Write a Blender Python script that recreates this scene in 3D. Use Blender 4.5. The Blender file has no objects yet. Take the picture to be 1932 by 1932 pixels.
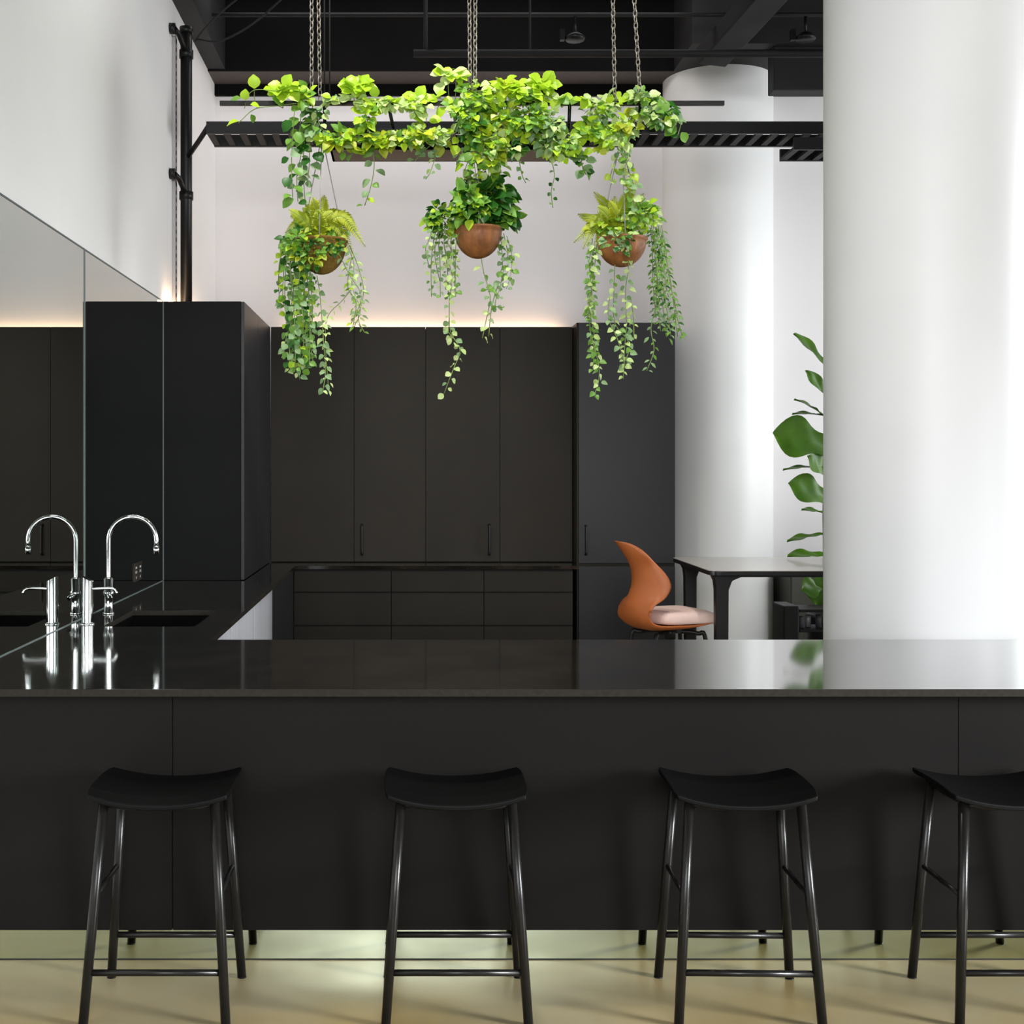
import bpy, math, random
from mathutils import Vector, Matrix
random.seed(7)
PI = math.pi
scn = bpy.context.scene
col = scn.collection

# ---------------------------------------------------------------- camera
H = 1.62
F = 2328.0
VX, VY = 775.0, 877.0
cam_d = bpy.data.cameras.new('camera')
cam = bpy.data.objects.new('camera', cam_d); col.objects.link(cam)
cam.location = (0, 0, H); cam.rotation_euler = (PI/2, 0, 0)
cam_d.sensor_width = 36; cam_d.lens = 36*F/1932
cam_d.shift_x = (966-VX)/1932; cam_d.shift_y = -(966-VY)/1932
scn.camera = cam

# ---------------------------------------------------------------- world and exposure
w = bpy.data.worlds.new('world'); scn.world = w; w.use_nodes = True
w.node_tree.nodes['Background'].inputs[0].default_value = (.86, .92, 1, 1)
w.node_tree.nodes['Background'].inputs[1].default_value = 0.8
scn.view_settings.view_transform = 'Standard'; scn.view_settings.look = 'None'
scn.view_settings.exposure = 0.30; scn.view_settings.gamma = 1
try: scn.view_settings.use_curve_mapping = False
except Exception: pass

def lamp(name, kind, loc, target, power, color=(1,1,1), size=1, size_y=None, angle=60, blend=.6, radius=.1):
    d = bpy.data.lights.new(name, kind); d.energy = power; d.color = color
    if kind == 'AREA':
        d.shape = 'RECTANGLE' if size_y else 'SQUARE'; d.size = size
        if size_y: d.size_y = size_y
    if kind == 'SPOT':
        d.spot_size = math.radians(angle); d.spot_blend = blend; d.shadow_soft_size = radius
    if kind == 'POINT': d.shadow_soft_size = radius
    o = bpy.data.objects.new(name, d); col.objects.link(o); o.location = loc
    o.rotation_euler = (Vector(target)-Vector(loc)).to_track_quat('-Z', 'Y').to_euler()
    return o
# daylight through the windows of the right wall and of the wall behind the camera
lamp('window_light', 'AREA', (6.75, 6.6, 2.4), (1.5, 8.2, 1.8), 215, (.95, .98, 1), 2.4, 3.0)
lamp('window_light', 'AREA', (6.85, .8, 1.9), (.4, 3.6, .3), 66, (.96, .98, 1), 1.5, 1.7).data.spread = math.radians(44)
lamp('window_light', 'AREA', (0.1, -3.7, 2.9), (0, 6, 2.4), 290, (.97, .98, 1), 2.4, 2.4)
lamp('window_light', 'AREA', (3.1, -3.7, 2.9), (1.0, 6, 2.4), 60, (.97, .98, 1), 2.4, 2.4)
# ceiling spots over the plants, column and floor; added fill lamps over worktop and walls
lamp('spot_light', 'SPOT', (-.4, 5.15, 5.1), (-.2, 6.2, 3.1), 185, (1, .99, .92), angle=62, radius=.06)
lamp('spot_light', 'SPOT', (1.4, 5.15, 5.1), (.8, 6.2, 3.1), 170, (1, .99, .92), angle=62, radius=.06)
lamp('spot_light', 'SPOT', (3.1, 3.0, 4.8), (2.6, 5.0, 3.1), 42, (1, .95, .88), angle=44, blend=1, radius=.08)
lamp('spot_light', 'SPOT', (.1, 4.6, 5.0), (.1, 4.5, .9), 170, (1, .95, .86), angle=34, blend=1, radius=.1)  # unseen fill spot added to brighten the island worktop
lamp('spot_light', 'SPOT', (.95, 4.6, 5.0), (.95, 4.5, .9), 120, (1, .95, .86), angle=30, blend=1, radius=.1)  # second added fill spot for the worktop, no visible fitting
lamp('spot_light', 'SPOT', (-1.15, 4.72, 4.9), (.5, 3.6, .1), 65, (1, .93, .80), angle=52, blend=.8, radius=.03)
lamp('wall_fill', 'AREA', (.2, 8.25, 4.95), (.2, 9.5, 2.9), 20, (1, .95, .93), 3.2, .25)  # unseen fill lamp added to lift the back wall
lamp('wall_fill', 'AREA', (-.9, 5.6, 5.0), (-1.5, 5.2, 3.0), 26, (1, .99, .97), 3.0, .25)  # unseen fill lamp added to lift the left wall

# ---------------------------------------------------------------- materials
def mat(name, base, rough=.5, metal=0, spec=.5, noise=None, nscale=8, bump=0, bscale=60, ior=1.5, emit=None, estr=0, coat=0, transl=0, stretch=None, coat_rough=.05):
    m = bpy.data.materials.new(name); m.use_nodes = True
    nt = m.node_tree; b = nt.nodes['Principled BSDF']
    b.inputs['Base Color'].default_value = (*base, 1); b.inputs['Roughness'].default_value = rough
    b.inputs['Metallic'].default_value = metal; b.inputs['IOR'].default_value = ior
    b.inputs['Specular IOR Level'].default_value = spec
    b.inputs['Coat Weight'].default_value = coat; b.inputs['Coat Roughness'].default_value = coat_rough
    tc = nt.nodes.new('ShaderNodeTexCoord'); src = tc.outputs['Object']
    if stretch:
        mp = nt.nodes.new('ShaderNodeMapping'); mp.inputs['Scale'].default_value = stretch
        nt.links.new(src, mp.inputs[0]); src = mp.outputs[0]
    if noise:
        n = nt.nodes.new('ShaderNodeTexNoise'); n.inputs['Scale'].default_value = nscale; n.inputs['Detail'].default_value = 5
        nt.links.new(src, n.inputs['Vector'])
        r = nt.nodes.new('ShaderNodeValToRGB'); r.color_ramp.elements[0].position = .3; r.color_ramp.elements[1].position = .7
        r.color_ramp.elements[0].color = (*base, 1); r.color_ramp.elements[1].color = (*noise, 1)
        nt.links.new(n.outputs['Fac'], r.inputs[0]); nt.links.new(r.outputs[0], b.inputs['Base Color'])
    if bump:
        n2 = nt.nodes.new('ShaderNodeTexNoise'); n2.inputs['Scale'].default_value = bscale; n2.inputs['Detail'].default_value = 4
        nt.links.new(src, n2.inputs['Vector'])
        bp = nt.nodes.new('ShaderNodeBump'); bp.inputs['Strength'].default_value = bump; bp.inputs['Distance'].default_value = .01
        nt.links.new(n2.outputs['Fac'], bp.inputs['Height']); nt.links.new(bp.outputs[0], b.inputs['Normal'])
    if emit:
        b.inputs['Emission Color'].default_value = (*emit, 1); b.inputs['Emission Strength'].default_value = estr
    if transl:
        t = nt.nodes.new('ShaderNodeBsdfTranslucent'); mx = nt.nodes.new('ShaderNodeMixShader'); mx.inputs[0].default_value = transl
        out = nt.nodes['Material Output']
        if noise: nt.links.new(r.outputs[0], t.inputs[0])
        else: t.inputs[0].default_value = (*base, 1)
        nt.links.new(b.outputs[0], mx.inputs[1]); nt.links.new(t.outputs[0], mx.inputs[2]); nt.links.new(mx.outputs[0], out.inputs[0])
    return m

M = {}
M['wall'] = mat('white_plaster', (.84, .83, .825), .6, noise=(.80, .795, .79), nscale=1.3, bump=.04, bscale=25, spec=.3)
M['wall_back'] = mat('warm_white_plaster', (.79, .765, .765), .7, noise=(.77, .745, .75), nscale=.9, bump=.03, bscale=20)
M['column'] = mat('white_gloss_plaster', (.84, .84, .83), .5, noise=(.80, .805, .805), nscale=1.2, coat=.12, coat_rough=.35, bump=.05, bscale=3.0)
M['black'] = mat('black_ceiling_paint', (.003, .003, .003), .9, noise=(.005, .0045, .0045), nscale=3, spec=.1)
M['soffit'] = mat('brown_black_soffit', (.065, .052, .046), .7, noise=(.08, .064, .058), nscale=2)
M['duct'] = mat('charcoal_duct_paint', (.016, .016, .0165), .6, noise=(.022, .022, .023), nscale=5, spec=.2)
M['cab'] = mat('charcoal_laminate', (.020, .0170, .0130), .5, noise=(.026, .022, .0172), nscale=1.5, bump=.03, bscale=180, spec=.12)
M['cab_grey'] = mat('slate_laminate', (.020, .0195, .021), .45, noise=(.024, .023, .025), nscale=1.5, bump=.03, bscale=180, spec=.25)
M['cab_shaded'] = mat('charcoal_laminate_shaded', (.004, .004, .004), .5, noise=(.005, .005, .005), nscale=1.5, bump=.03, bscale=180, spec=.08)  # cabinet laminate darkened: shade on the tall cabinet put into its colour
M['panel'] = mat('dark_island_laminate', (.0046, .0040, .0036), .5, noise=(.0062, .0054, .0049), nscale=1.2, bump=.03, bscale=160, spec=.10)
M['gap'] = mat('black_shadow_gap', (.006, .006, .006), .8)
M['steel'] = mat('brushed_stainless', (.50, .51, .54), .42, metal=.35, noise=(.40, .41, .44), nscale=30, stretch=(1, 1, .03))
M['chrome'] = mat('polished_chrome', (.62, .63, .63), .13, metal=1)
M['mirror'] = mat('grey_tinted_mirror', (.64, .69, .66), .0, metal=1)
M['kick'] = mat('mirror_kickboard', (.60, .66, .50), .05, metal=1)
M['mirror_edge'] = mat('mirror_glass_edge', (.10, .125, .12), .4, spec=.2)
M['sink'] = mat('black_sink', (.0015, .0015, .0015), .7, spec=.03)
M['metal_black'] = mat('black_powder_coat', (.006, .006, .0062), .42, noise=(.008, .008, .008), nscale=40, spec=.3)
M['leg'] = mat('black_tube_steel', (.007, .0065, .006), .28, noise=(.009, .0085, .008), nscale=40, spec=.28)
M['seat'] = mat('black_stained_wood', (.0012, .0012, .0012), .5, noise=(.002, .002, .002), nscale=30, stretch=(1, 8, 1), spec=.12)
M['chain'] = mat('galvanised_chain', (.22, .20, .17), .4, metal=.5)
M['wire'] = mat('grey_wire', (.35, .34, .34), .5, metal=.3)
M['copper'] = mat('copper_coir_bowl', (.36, .13, .035), .5, noise=(.20, .07, .02), nscale=30, bump=.4, bscale=90, stretch=(1, 1, .3))
M['coir'] = mat('mossy_coir_bowl', (.10, .06, .012), .85, noise=(.26, .15, .03), nscale=22, bump=.8, bscale=80, spec=.2)
M['soil'] = mat('dark_soil', (.03, .02, .012), .9, noise=(.05, .035, .02), nscale=60)
M['orange'] = mat('tan_orange_leather', (.46, .125, .028), .5, noise=(.40, .105, .024), nscale=6, bump=.05, bscale=120)
M['pink'] = mat('pink_fabric', (.90, .66, .59), .85, noise=(.88, .62, .55), nscale=40, bump=.2, bscale=220)
M['table'] = mat('pale_table_laminate', (.36, .325, .295), .28, noise=(.39, .355, .32), nscale=4, stretch=(1, 8, 1), coat=.4)
M['planter'] = mat('black_planter', (.007, .0065, .0075), .5, noise=(.01, .01, .011), nscale=6, spec=.3)
M['olive_cab'] = mat('olive_grey_cabinet', (.10, .10, .085), .5)
M['led'] = mat('warm_led_strip', (1, .8, .6), .5, emit=(1, .66, .40), estr=22)
M['white_mark'] = mat('pale_outlet_mark', (.35, .36, .37), .4)
M['gravel'] = mat('grey_stones', (.12, .12, .13), .6)

# leaves
M['lime'] = mat('lime_leaf', (.52, .72, .03), .4, noise=(.36, .60, .03), nscale=14, transl=.35)
M['mid'] = mat('mid_green_leaf', (.13, .30, .035), .42, noise=(.20, .40, .05), nscale=14, transl=.3)
M['dark'] = mat('dark_green_leaf', (.012, .075, .008), .4, noise=(.03, .13, .012), nscale=14, transl=.15, spec=.3)
M['pale'] = mat('variegated_pale_leaf', (.66, .76, .36), .45, noise=(.42, .60, .16), nscale=22, transl=.3)
M['grey_green'] = mat('grey_green_leaf', (.16, .30, .12), .5, noise=(.28, .42, .19), nscale=22, transl=.25)
M['fern'] = mat('yellow_green_fern', (.50, .54, .02), .5, noise=(.30, .40, .02), nscale=14, transl=.3)
M['stem'] = mat('green_stem', (.20, .28, .07), .6)
M['fig'] = mat('fiddle_leaf', (.032, .095, .004), .4, noise=(.07, .17, .008), nscale=6, transl=.12, spec=.3)
M['trunk'] = mat('brown_trunk', (.10, .06, .035), .8)

# floor: honed concrete with stains; worktop: dark polished stone with fine speckle
def floor_mat():
    m = bpy.data.materials.new('honed_concrete_floor'); m.use_nodes = True
    nt = m.node_tree; b = nt.nodes['Principled BSDF']
    tc = nt.nodes.new('ShaderNodeTexCoord')
    n = nt.nodes.new('ShaderNodeTexNoise'); n.inputs['Scale'].default_value = 1.6; n.inputs['Detail'].default_value = 7; n.inputs['Distortion'].default_value = .6
    nt.links.new(tc.outputs['Object'], n.inputs['Vector'])
    r = nt.nodes.new('ShaderNodeValToRGB')
    e = r.color_ramp.elements; e[0].position = .32; e[0].color = (.27, .205, .088, 1); e[1].position = .68; e[1].color = (.30, .26, .16, 1)
    nt.links.new(n.outputs['Fac'], r.inputs[0]); nt.links.new(r.outputs[0], b.inputs['Base Color'])
    n2 = nt.nodes.new('ShaderNodeTexNoise'); n2.inputs['Scale'].default_value = 5; n2.inputs['Detail'].default_value = 4
    nt.links.new(tc.outputs['Object'], n2.inputs['Vector'])
    mr = nt.nodes.new('ShaderNodeMapRange'); mr.inputs['To Min'].default_value = .30; mr.inputs['To Max'].default_value = .5; b.inputs['Specular IOR Level'].default_value = .35
    nt.links.new(n2.outputs['Fac'], mr.inputs[0]); nt.links.new(mr.outputs[0], b.inputs['Roughness'])
    return m
M['floor'] = floor_mat()
def stone_mat():
    m = bpy.data.materials.new('polished_dark_stone'); m.use_nodes = True
    nt = m.node_tree; b = nt.nodes['Principled BSDF']
    tc = nt.nodes.new('ShaderNodeTexCoord')
    n = nt.nodes.new('ShaderNodeTexNoise'); n.inputs['Scale'].default_value = 90; n.inputs['Detail'].default_value = 6
    n3 = nt.nodes.new('ShaderNodeTexNoise'); n3.inputs['Scale'].default_value = 5; n3.inputs['Detail'].default_value = 5
    nt.links.new(tc.outputs['Object'], n.inputs['Vector']); nt.links.new(tc.outputs['Object'], n3.inputs['Vector'])
    ad = nt.nodes.new('ShaderNodeMath'); ad.operation = 'MULTIPLY'
    nt.links.new(n.outputs['Fac'], ad.inputs[0]); nt.links.new(n3.outputs['Fac'], ad.inputs[1])
    r = nt.nodes.new('ShaderNodeValToRGB')
    e = r.color_ramp.elements; e[0].position = .18; e[0].color = (.009, .0075, .0055, 1); e[1].position = .40; e[1].color = (.030, .0255, .019, 1)
    nt.links.new(ad.outputs[0], r.inputs[0]); nt.links.new(r.outputs[0], b.inputs['Base Color'])
    b.inputs['Roughness'].default_value = .06; b.inputs['IOR'].default_value = 1.6; b.inputs['Coat Weight'].default_value = .85; b.inputs['Coat IOR'].default_value = 1.6; b.inputs['Coat Roughness'].default_value = .07
    return m
M['stone'] = stone_mat()
M['stone_edge'] = mat('darkened_stone_edge', (.012, .0105, .008), .6, noise=(.020, .017, .013), nscale=60, spec=.12)  # same stone, darkened and dulled so the edge looks shaded

# ---------------------------------------------------------------- helpers
def P(px, py, d):                       # the point seen at (px, py) at distance d
    return Vector(((px-VX)*d/F, d, H-(py-VY)*d/F))
class MB:
    def __init__(s): s.v = []; s.f = []; s.m = []; s.s = []
    def add(s, vs, fs, mi=0, smooth=False):
        o = len(s.v); s.v += [Vector(p) for p in vs]
        for f in fs: s.f.append([o+i for i in f]); s.m.append(mi); s.s.append(smooth)
        return s
    def box(s, x0, x1, y0, y1, z0, z1, mi=0):
        v = [(x, y, z) for z in (z0, z1) for y in (y0, y1) for x in (x0, x1)]
        return s.add(v, [(0,2,3,1),(4,5,7,6),(0,1,5,4),(2,6,7,3),(0,4,6,2),(1,3,7,5)], mi)
    def tube(s, pts, r, n=10, mi=0, caps=True, closed=False):
        pts = [Vector(p) for p in pts]; k = len(pts)
        rs = r if isinstance(r, (list, tuple)) else [r]*k
        t0 = (pts[1]-pts[0]).normalized()
        up = Vector((0,0,1)) if abs(t0.z) < .9 else Vector((1,0,0))
        a = t0.cross(up).normalized(); vs = []
        for i, p in enumerate(pts):
            if closed: t = (pts[(i+1) % k]-pts[i-1])
            else: t = (pts[min(i+1, k-1)]-pts[max(i-1, 0)])
            t.normalize(); a = (a-t*a.dot(t))
            if a.length < 1e-5: a = t.orthogonal()
            a.normalize(); b = t.cross(a)
            for j in range(n):
                an = 2*PI*j/n; vs.append(p+a*(rs[i]*math.cos(an))+b*(rs[i]*math.sin(an)))
        fs = [(i*n+j, i*n+(j+1) % n, (i+1)*n+(j+1) % n, (i+1)*n+j) for i in range(k-1) for j in range(n)]
        if closed: fs += [((k-1)*n+j, (k-1)*n+(j+1) % n, (j+1) % n, j) for j in range(n)]
        s.add(vs, fs, mi, True)
        if caps and not closed:
            o = len(s.v)-len(vs)
            s.f += [[o+j for j in range(n)][::-1], [o+(k-1)*n+j for j in range(n)]]; s.m += [mi, mi]; s.s += [False, False]
        return s
    def lathe(s, c, prof, n=32, mi=0):
        c = Vector(c); vs = [c+Vector((r*math.cos(2*PI*j/n), r*math.sin(2*PI*j/n), z)) for r, z in prof for j in range(n)]
        fs = [(i*n+j, i*n+(j+1) % n, (i+1)*n+(j+1) % n, (i+1)*n+j) for i in range(len(prof)-1) for j in range(n)]
        return s.add(vs, fs, mi, True)
    def build(s, name, mats, parent=None, bevel=0, seg=2):
        if not isinstance(mats, (list, tuple)): mats = [mats]
        me = bpy.data.meshes.new(name)
        off = Vector((0,0,0)) if parent is None or parent.get('local') else wloc(parent)
        me.from_pydata([p-off for p in s.v], [], s.f); me.update()
        for m_ in mats: me.materials.append(m_)
        me.polygons.foreach_set('material_index', s.m); me.polygons.foreach_set('use_smooth', s.s)
        me.update()
        o = bpy.data.objects.new(name, me); col.objects.link(o)
        if parent is not None: o.parent = parent
        if bevel:
            md = o.modifiers.new('bevel', 'BEVEL'); md.width = bevel; md.segments = seg; md.limit_method = 'ANGLE'
        return o
def wloc(o):
    p = Vector(o.location)
    while o.parent: o = o.parent; p += Vector(o.location)
    return p
def tag(o, label=None, cat=None, group=None, kind=None):
    if label: o['label'] = label
    if cat: o['category'] = cat
    if group: o['group'] = group
    if kind: o['kind'] = kind
    return o
def thing(name, label, cat, loc, group=None):
    o = bpy.data.objects.new(name, None); col.objects.link(o); o.location = loc; o.empty_display_size = .1
    return tag(o, label, cat, group)
def copy_tree(o, parent=None):
    c = o.copy(); col.objects.link(c); c.parent = parent
    for ch in [q for q in bpy.data.objects if q.parent == o]: copy_tree(ch, c)
    return c
def smooth(pts, n=6):                   # Catmull-Rom
    pts = [Vector(p) for p in pts]; q = [2*pts[0]-pts[1]]+pts+[2*pts[-1]-pts[-2]]; out = []
    for i in range(1, len(q)-2):
        a, b, c, d = q[i-1:i+3]
        for k in range(n):
            t = k/n; out.append(.5*((2*b)+(c-a)*t+(2*a-5*b+4*c-d)*t*t+(3*b-a-3*c+d)*t**3))
    out.append(pts[-1]); return out
def struct(name, mb, m, bevel=0): return tag(mb.build(name, m, None, bevel), kind='structure')

# ---------------------------------------------------------------- the room
LW = -1.505; BW = 9.5; WT = 4.55; CT = 5.25
struct('floor', MB().box(-1.7, 7.2, -4.2, 9.7, -.1, 0), M['floor'])
struct('wall_left', MB().box(-1.7, LW, -4.2, BW+.2, 0, CT), M['wall'])
struct('wall_back', MB().box(LW, 7.2, BW, BW+.2, 0, 4.46), M['wall_back'])
b = MB()
b.box(7.0, 7.2, -4.2, BW, 0, .7); b.box(7.0, 7.2, -4.2, BW, 4.1, CT)
for y0, y1 in ((-4.2, -.6), (2.2, 2.6), (5.1, 5.5), (8.0, 9.5)): b.box(7.0, 7.2, y0, y1, .7, 4.1)
struct('wall_right', b, M['wall'])
b = MB(); b.box(LW, 7.0, -4.2, -4.0, 0, 1.0); b.box(LW, 7.0, -4.2, -4.0, 4.2, CT)
for x0, x1 in ((LW, -1.2), (1.4, 1.8), (4.4, 7.0)): b.box(x0, x1, -4.2, -4.0, 1.0, 4.2)
struct('wall_rear', b, M['duct'])
struct('ceiling', MB().box(-1.7, 7.2, -4.2, 9.7, CT, CT+.15), M['black'])
# windows (outside the photograph's frame): frames with mullions and panes
gl = bpy.data.materials.new('window_glass'); gl.use_nodes = True
nt = gl.node_tree; nt.nodes.clear(); out = nt.nodes.new('ShaderNodeOutputMaterial'); t = nt.nodes.new('ShaderNodeBsdfTransparent'); g = nt.nodes.new('ShaderNodeBsdfGlossy'); g.inputs[1].default_value = .02
mx = nt.nodes.new('ShaderNodeMixShader'); mx.inputs[0].default_value = .06
nt.links.new(t.outputs[0], mx.inputs[1]); nt.links.new(g.outputs[0], mx.inputs[2]); nt.links.new(mx.outputs[0], out.inputs[0])
k = 0
for y0, y1 in ((-.6, 2.2), (2.6, 5.1), (5.5, 8.0)):
    k += 1; b = MB()
    for yy in (y0, (y0+y1)/2-.03, y1-.06): b.box(7.06, 7.12, yy, yy+.06, .7, 4.1)
    for zz in (.7, 2.8, 4.04): b.box(7.065, 7.115, y0, y1, zz, zz+.06)
    w_ = struct('window_%d' % k, b, M['metal_black']); MB().box(7.085, 7.095, y0+.05, y1-.05, .75, 4.05).build('pane', gl, w_)
for x0, x1 in ((-1.2, 1.4), (1.8, 4.4)):
    k += 1; b = MB()
    for xx in (x0, (x0+x1)/2-.03, x1-.06): b.box(xx, xx+.06, -4.13, -4.07, 1.0, 4.2)
    for zz in (1.0, 3.0, 4.14): b.box(x0, x1, -4.125, -4.075, zz, zz+.06)
    w_ = struct('window_%d' % k, b, M['metal_black']); MB().box(x0+.05, x1-.05, -4.105, -4.095, 1.05, 4.15).build('pane', gl, w_)

# ceiling edge: soffit along the back wall, dark band at its foot, edge beam along the left wall
CX, CY, CR = 2.336, 9.40, .41
struct('trim_1', MB().box(LW, 7.0, 9.161, BW, 4.54, CT), M['soffit'])
struct('trim_7', MB().box(LW, 7.0, 9.14, 9.16, 4.541, CT), M['black'])
struct('trim_2', MB().box(LW, 7.0, 9.46, BW, 4.455, 4.54), M['black'])
struct('trim_3', MB().box(LW, LW+.13, -4.0, 9.16, WT, CT), M['duct'])
struct('trim_4', MB().box(1.95, 7.0, 8.55, 9.16, 4.54, CT), M['duct'])

def column(name, x, y, r, top, label, m):
    b = MB(); prof = [(r, 0), (r, .1), (r, 1), (r, 2), (r, 3), (r, top)]
    b.lathe((x, y, 0), prof, 72)
    return tag(b.build(name, m), kind='structure')
c1 = column('trim_5', CX, CY, CR, 4.54, '', M['column'])
c2 = column('trim_6', 2.232, 5.372, .414, CT, '', M['column'])
c1.name = 'column'; c2.name = 'column'

# black beams across the ceiling void, running left to right and in depth
for i, (y, z, h, dd) in enumerate(((8.2, 4.95, .30, .12), (6.9, 5.0, .25, .12), (5.6, 5.02, .23, .12))):
    o = MB().box(LW+.13, 7.0, y, y+dd, z, CT).build('ceiling_beam', M['duct'] if i == 0 else M['black'])
    tag(o, ['black ceiling beam nearest the back wall above the hanging plants', 'middle black ceiling beam above the hanging plants', 'black ceiling beam nearest the camera above the island'][i], 'beam', 'black ceiling beams')
# sloping duct at upper right
b = MB(); a0 = P(1340, 110, 8.4); a1 = P(1475, -40, 7.6)
def bar(b, p, q, wx, wz, mi=0):
    p, q = Vector(p), Vector(q); t = (q-p).normalized(); s = t.cross(Vector((0,0,1))).normalized(); u = s.cross(t)
    vs = [e+s*i*wx/2+u*j*wz/2 for e in (p, q) for j in (-1, 1) for i in (-1, 1)]
    return b.add(vs, [(0,2,3,1),(4,5,7,6),(0,1,5,4),(2,6,7,3),(0,4,6,2),(1,3,7,5)], mi)
bar(b, a0, a1, .22, .12)
tag(b.build('ventilation_duct', M['duct'], None, .01), 'sloping dark grey duct beside the top of the far white column', 'duct')
# horizontal pipe with its two hanger rods
r_ = thing('ceiling_pipe', 'long horizontal dark grey pipe hung below the ceiling, behind the plant chains', 'pipe', P(780, 101, 8.0))
MB().tube([P(780, 101, 8.0), P(2600, 101, 8.0)], .026, 14).build('pipe', M['duct'], r_)
for px in (803, 1000, 1560):
    MB().tube([P(px, 100, 8.0), Vector((P(px, 0, 8.0).x, 8.0, CT))], .014 if px == 803 else .007, 8).build('hanger_rod', M['duct'], r_)
r_ = thing('sprinkler_pipe', 'thin dark pipe running across near the top of the frame', 'pipe', P(400, 28, 8.6))
MB().tube([P(400, 28, 8.15), P(2600, 28, 8.15)], .014, 10).build('pipe', M['duct'], r_)
for px in (1085, 1520):
    b = MB(); q = P(px, 28, 8.15)
    b.tube([q, q-Vector((0,0,.12))], .010, 8); b.lathe(q-Vector((0,0,.17)), [(0, 0), (.06, .0), (.07, .02), (.03, .05), (0, .05)], 20); b.box(q.x-.10, q.x-.07, q.y-.02, q.y+.02, q.z-.17, q.z-.10)
    b.build('sprinkler_head', M['metal_black'], r_)
# fittings at upper right under the soffit
b = MB(); b.box(P(1460, 0, 8.6).x, P(1600, 0, 8.6).x, 8.60, 8.75, P(0, 170, 8.6).z, 4.54)
tag(b.build('cable_box', M['duct'], None, .008), 'dark grey cable box under the ceiling between the two white columns', 'box')
# loose cables at top left
for pts, lab in ((((368, 78), (385, 55), (415, 25), (455, -8)), 'short black cable looping up from the top of the black riser pipe'), (((372, 74), (410, 78), (450, 62), (490, 35), (535, -5)), 'long sagging black cable swinging right from the black riser pipe')):
    tag(MB().tube(smooth([P(x, y, 7.9-.002*(x-368)) for x, y in pts]), .006, 6).build('loose_cable', M['duct']), lab, 'cable', 'loose cables at the ceiling')

# riser pipe on the left wall
PX, PY = -1.437, 7.9
r_ = thing('riser_pipe', 'thick vertical black pipe on the left wall above the tall cabinet', 'pipe', (PX, PY, 2.612))
MB().tube([(PX, PY, 2.612), (PX, PY, 4.40)], .037, 24).build('pipe', M['metal_black'], r_)
MB().tube([(PX, PY, 4.38), (PX, PY, 4.42)], .043, 24).build('pipe_cap', M['metal_black'], r_)
for z in (1.62+(877-352)*7.9/F, 1.62+(877-85)*7.9/F):
    b = MB(); b.tube([(PX, PY, z-.06), (PX-.02, PY-.14, z+.02), (LW+.03, PY-.20, z+.035)], .017, 10)
    b.tube([(PX, PY, z-.085), (PX, PY, z-.035)], .045, 20)
    b.tube([(LW+.002, PY-.20, z+.035), (LW+.035, PY-.20, z+.035)], .034, 16)
    b.build('wall_clamp', M['metal_black'], r_)
b = MB(); x = LW+.012; y = PY-.10; z = 2.63
b.box(LW+.001, LW+.022, y-.03, y+.03, 2.612, 4.32, 0)
while z < 4.3: b.box(LW+.020, LW+.0235, y-.009, y+.009, z, z+.025, 1); z += .05
tag(b.build('slotted_channel', [M['wire'], M['gap']]), 'narrow slotted grey metal channel on the wall just left of the black pipe', 'channel')

# cable trays
def tray(name, lab, x0, x1, y0, y1, z, rung, parent_bracket=None):
    r_ = thing(name, lab, 'cable tray', ((x0+x1)/2, (y0+y1)/2, z))
    for yy in (y0, y1-.02): MB().box(x0, x1, yy, yy+.02, z, z+.075).build('side_rail', M['metal_black'], r_)
    b = MB(); x = x0
    while x < x1-.04: b.box(x, x+.04, y0+.02, y1-.02, z+.004, z+.02); x += rung
    b.build('rungs', M['duct'], r_)
    return r_
TZ = 1.62+599*7.93/F
tr = tray('cable_tray', 'long black ladder cable tray crossing the room behind the hanging plants', -1.26, 6.9, 7.60, 7.93, TZ, .10)
MB().tube([(PX+.02, PY-.03, TZ-.07), (PX+.10, PY-.12, TZ+.0), (-1.25, 7.62, TZ+.05)], .016, 8).build('bracket', M['metal_black'], tr)
tray('cable_tray', 'short lower black cable tray just left of the near white column', 2.33, 5.9, 7.5, 7.80, 1.62+572*7.8/F, .10)

# ---------------------------------------------------------------- mirror splashback
r_ = thing('mirror_splashback', 'large grey tinted mirror splashback on the left wall above the worktop', 'mirror', (LW, 5.6, .92))
for y0, y1 in ((3.86, 5.655), (5.665, 7.468)):
    MB().box(LW, LW+.008, y0, y1, .922, 2.605).build('mirror_panel', M['mirror'], r_)
b = MB(); b.box(LW, LW+.010, 5.652, 5.668, .922, 2.605)
b.box(LW, LW+.010, 3.86, 7.468, .9201, .9235); b.box(LW, LW+.010, 3.86, 7.468, 2.605, 2.612); b.box(LW, LW+.011, 7.4605, 7.469, .9235, 2.605)
b.build('edge_strip', M['mirror_edge'], r_)
# power outlet on the mirror
r_ = thing('power_outlet', 'small dark power outlet on the mirror splashback behind the sink', 'outlet', (LW+.008, 6.76, 1.04))
MB().box(LW+.008, LW+.014, 6.67, 6.85, .985, 1.085).build('face_plate', M['cab'], r_, .002)
for yy in (6.70, 6.80):
    MB().box(LW+.014, LW+.0165, yy-.012, yy+.012, 1.055, 1.066).build('switch', M['white_mark'], r_)
    for dy, dz in ((-.015, 1.03), (.01, 1.03), (-.002, 1.0)): MB().box(LW+.014, LW+.016, yy+dy, yy+dy+.005, dz, dz+.014).build('socket_slot', M['white_mark'], r_)

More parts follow.
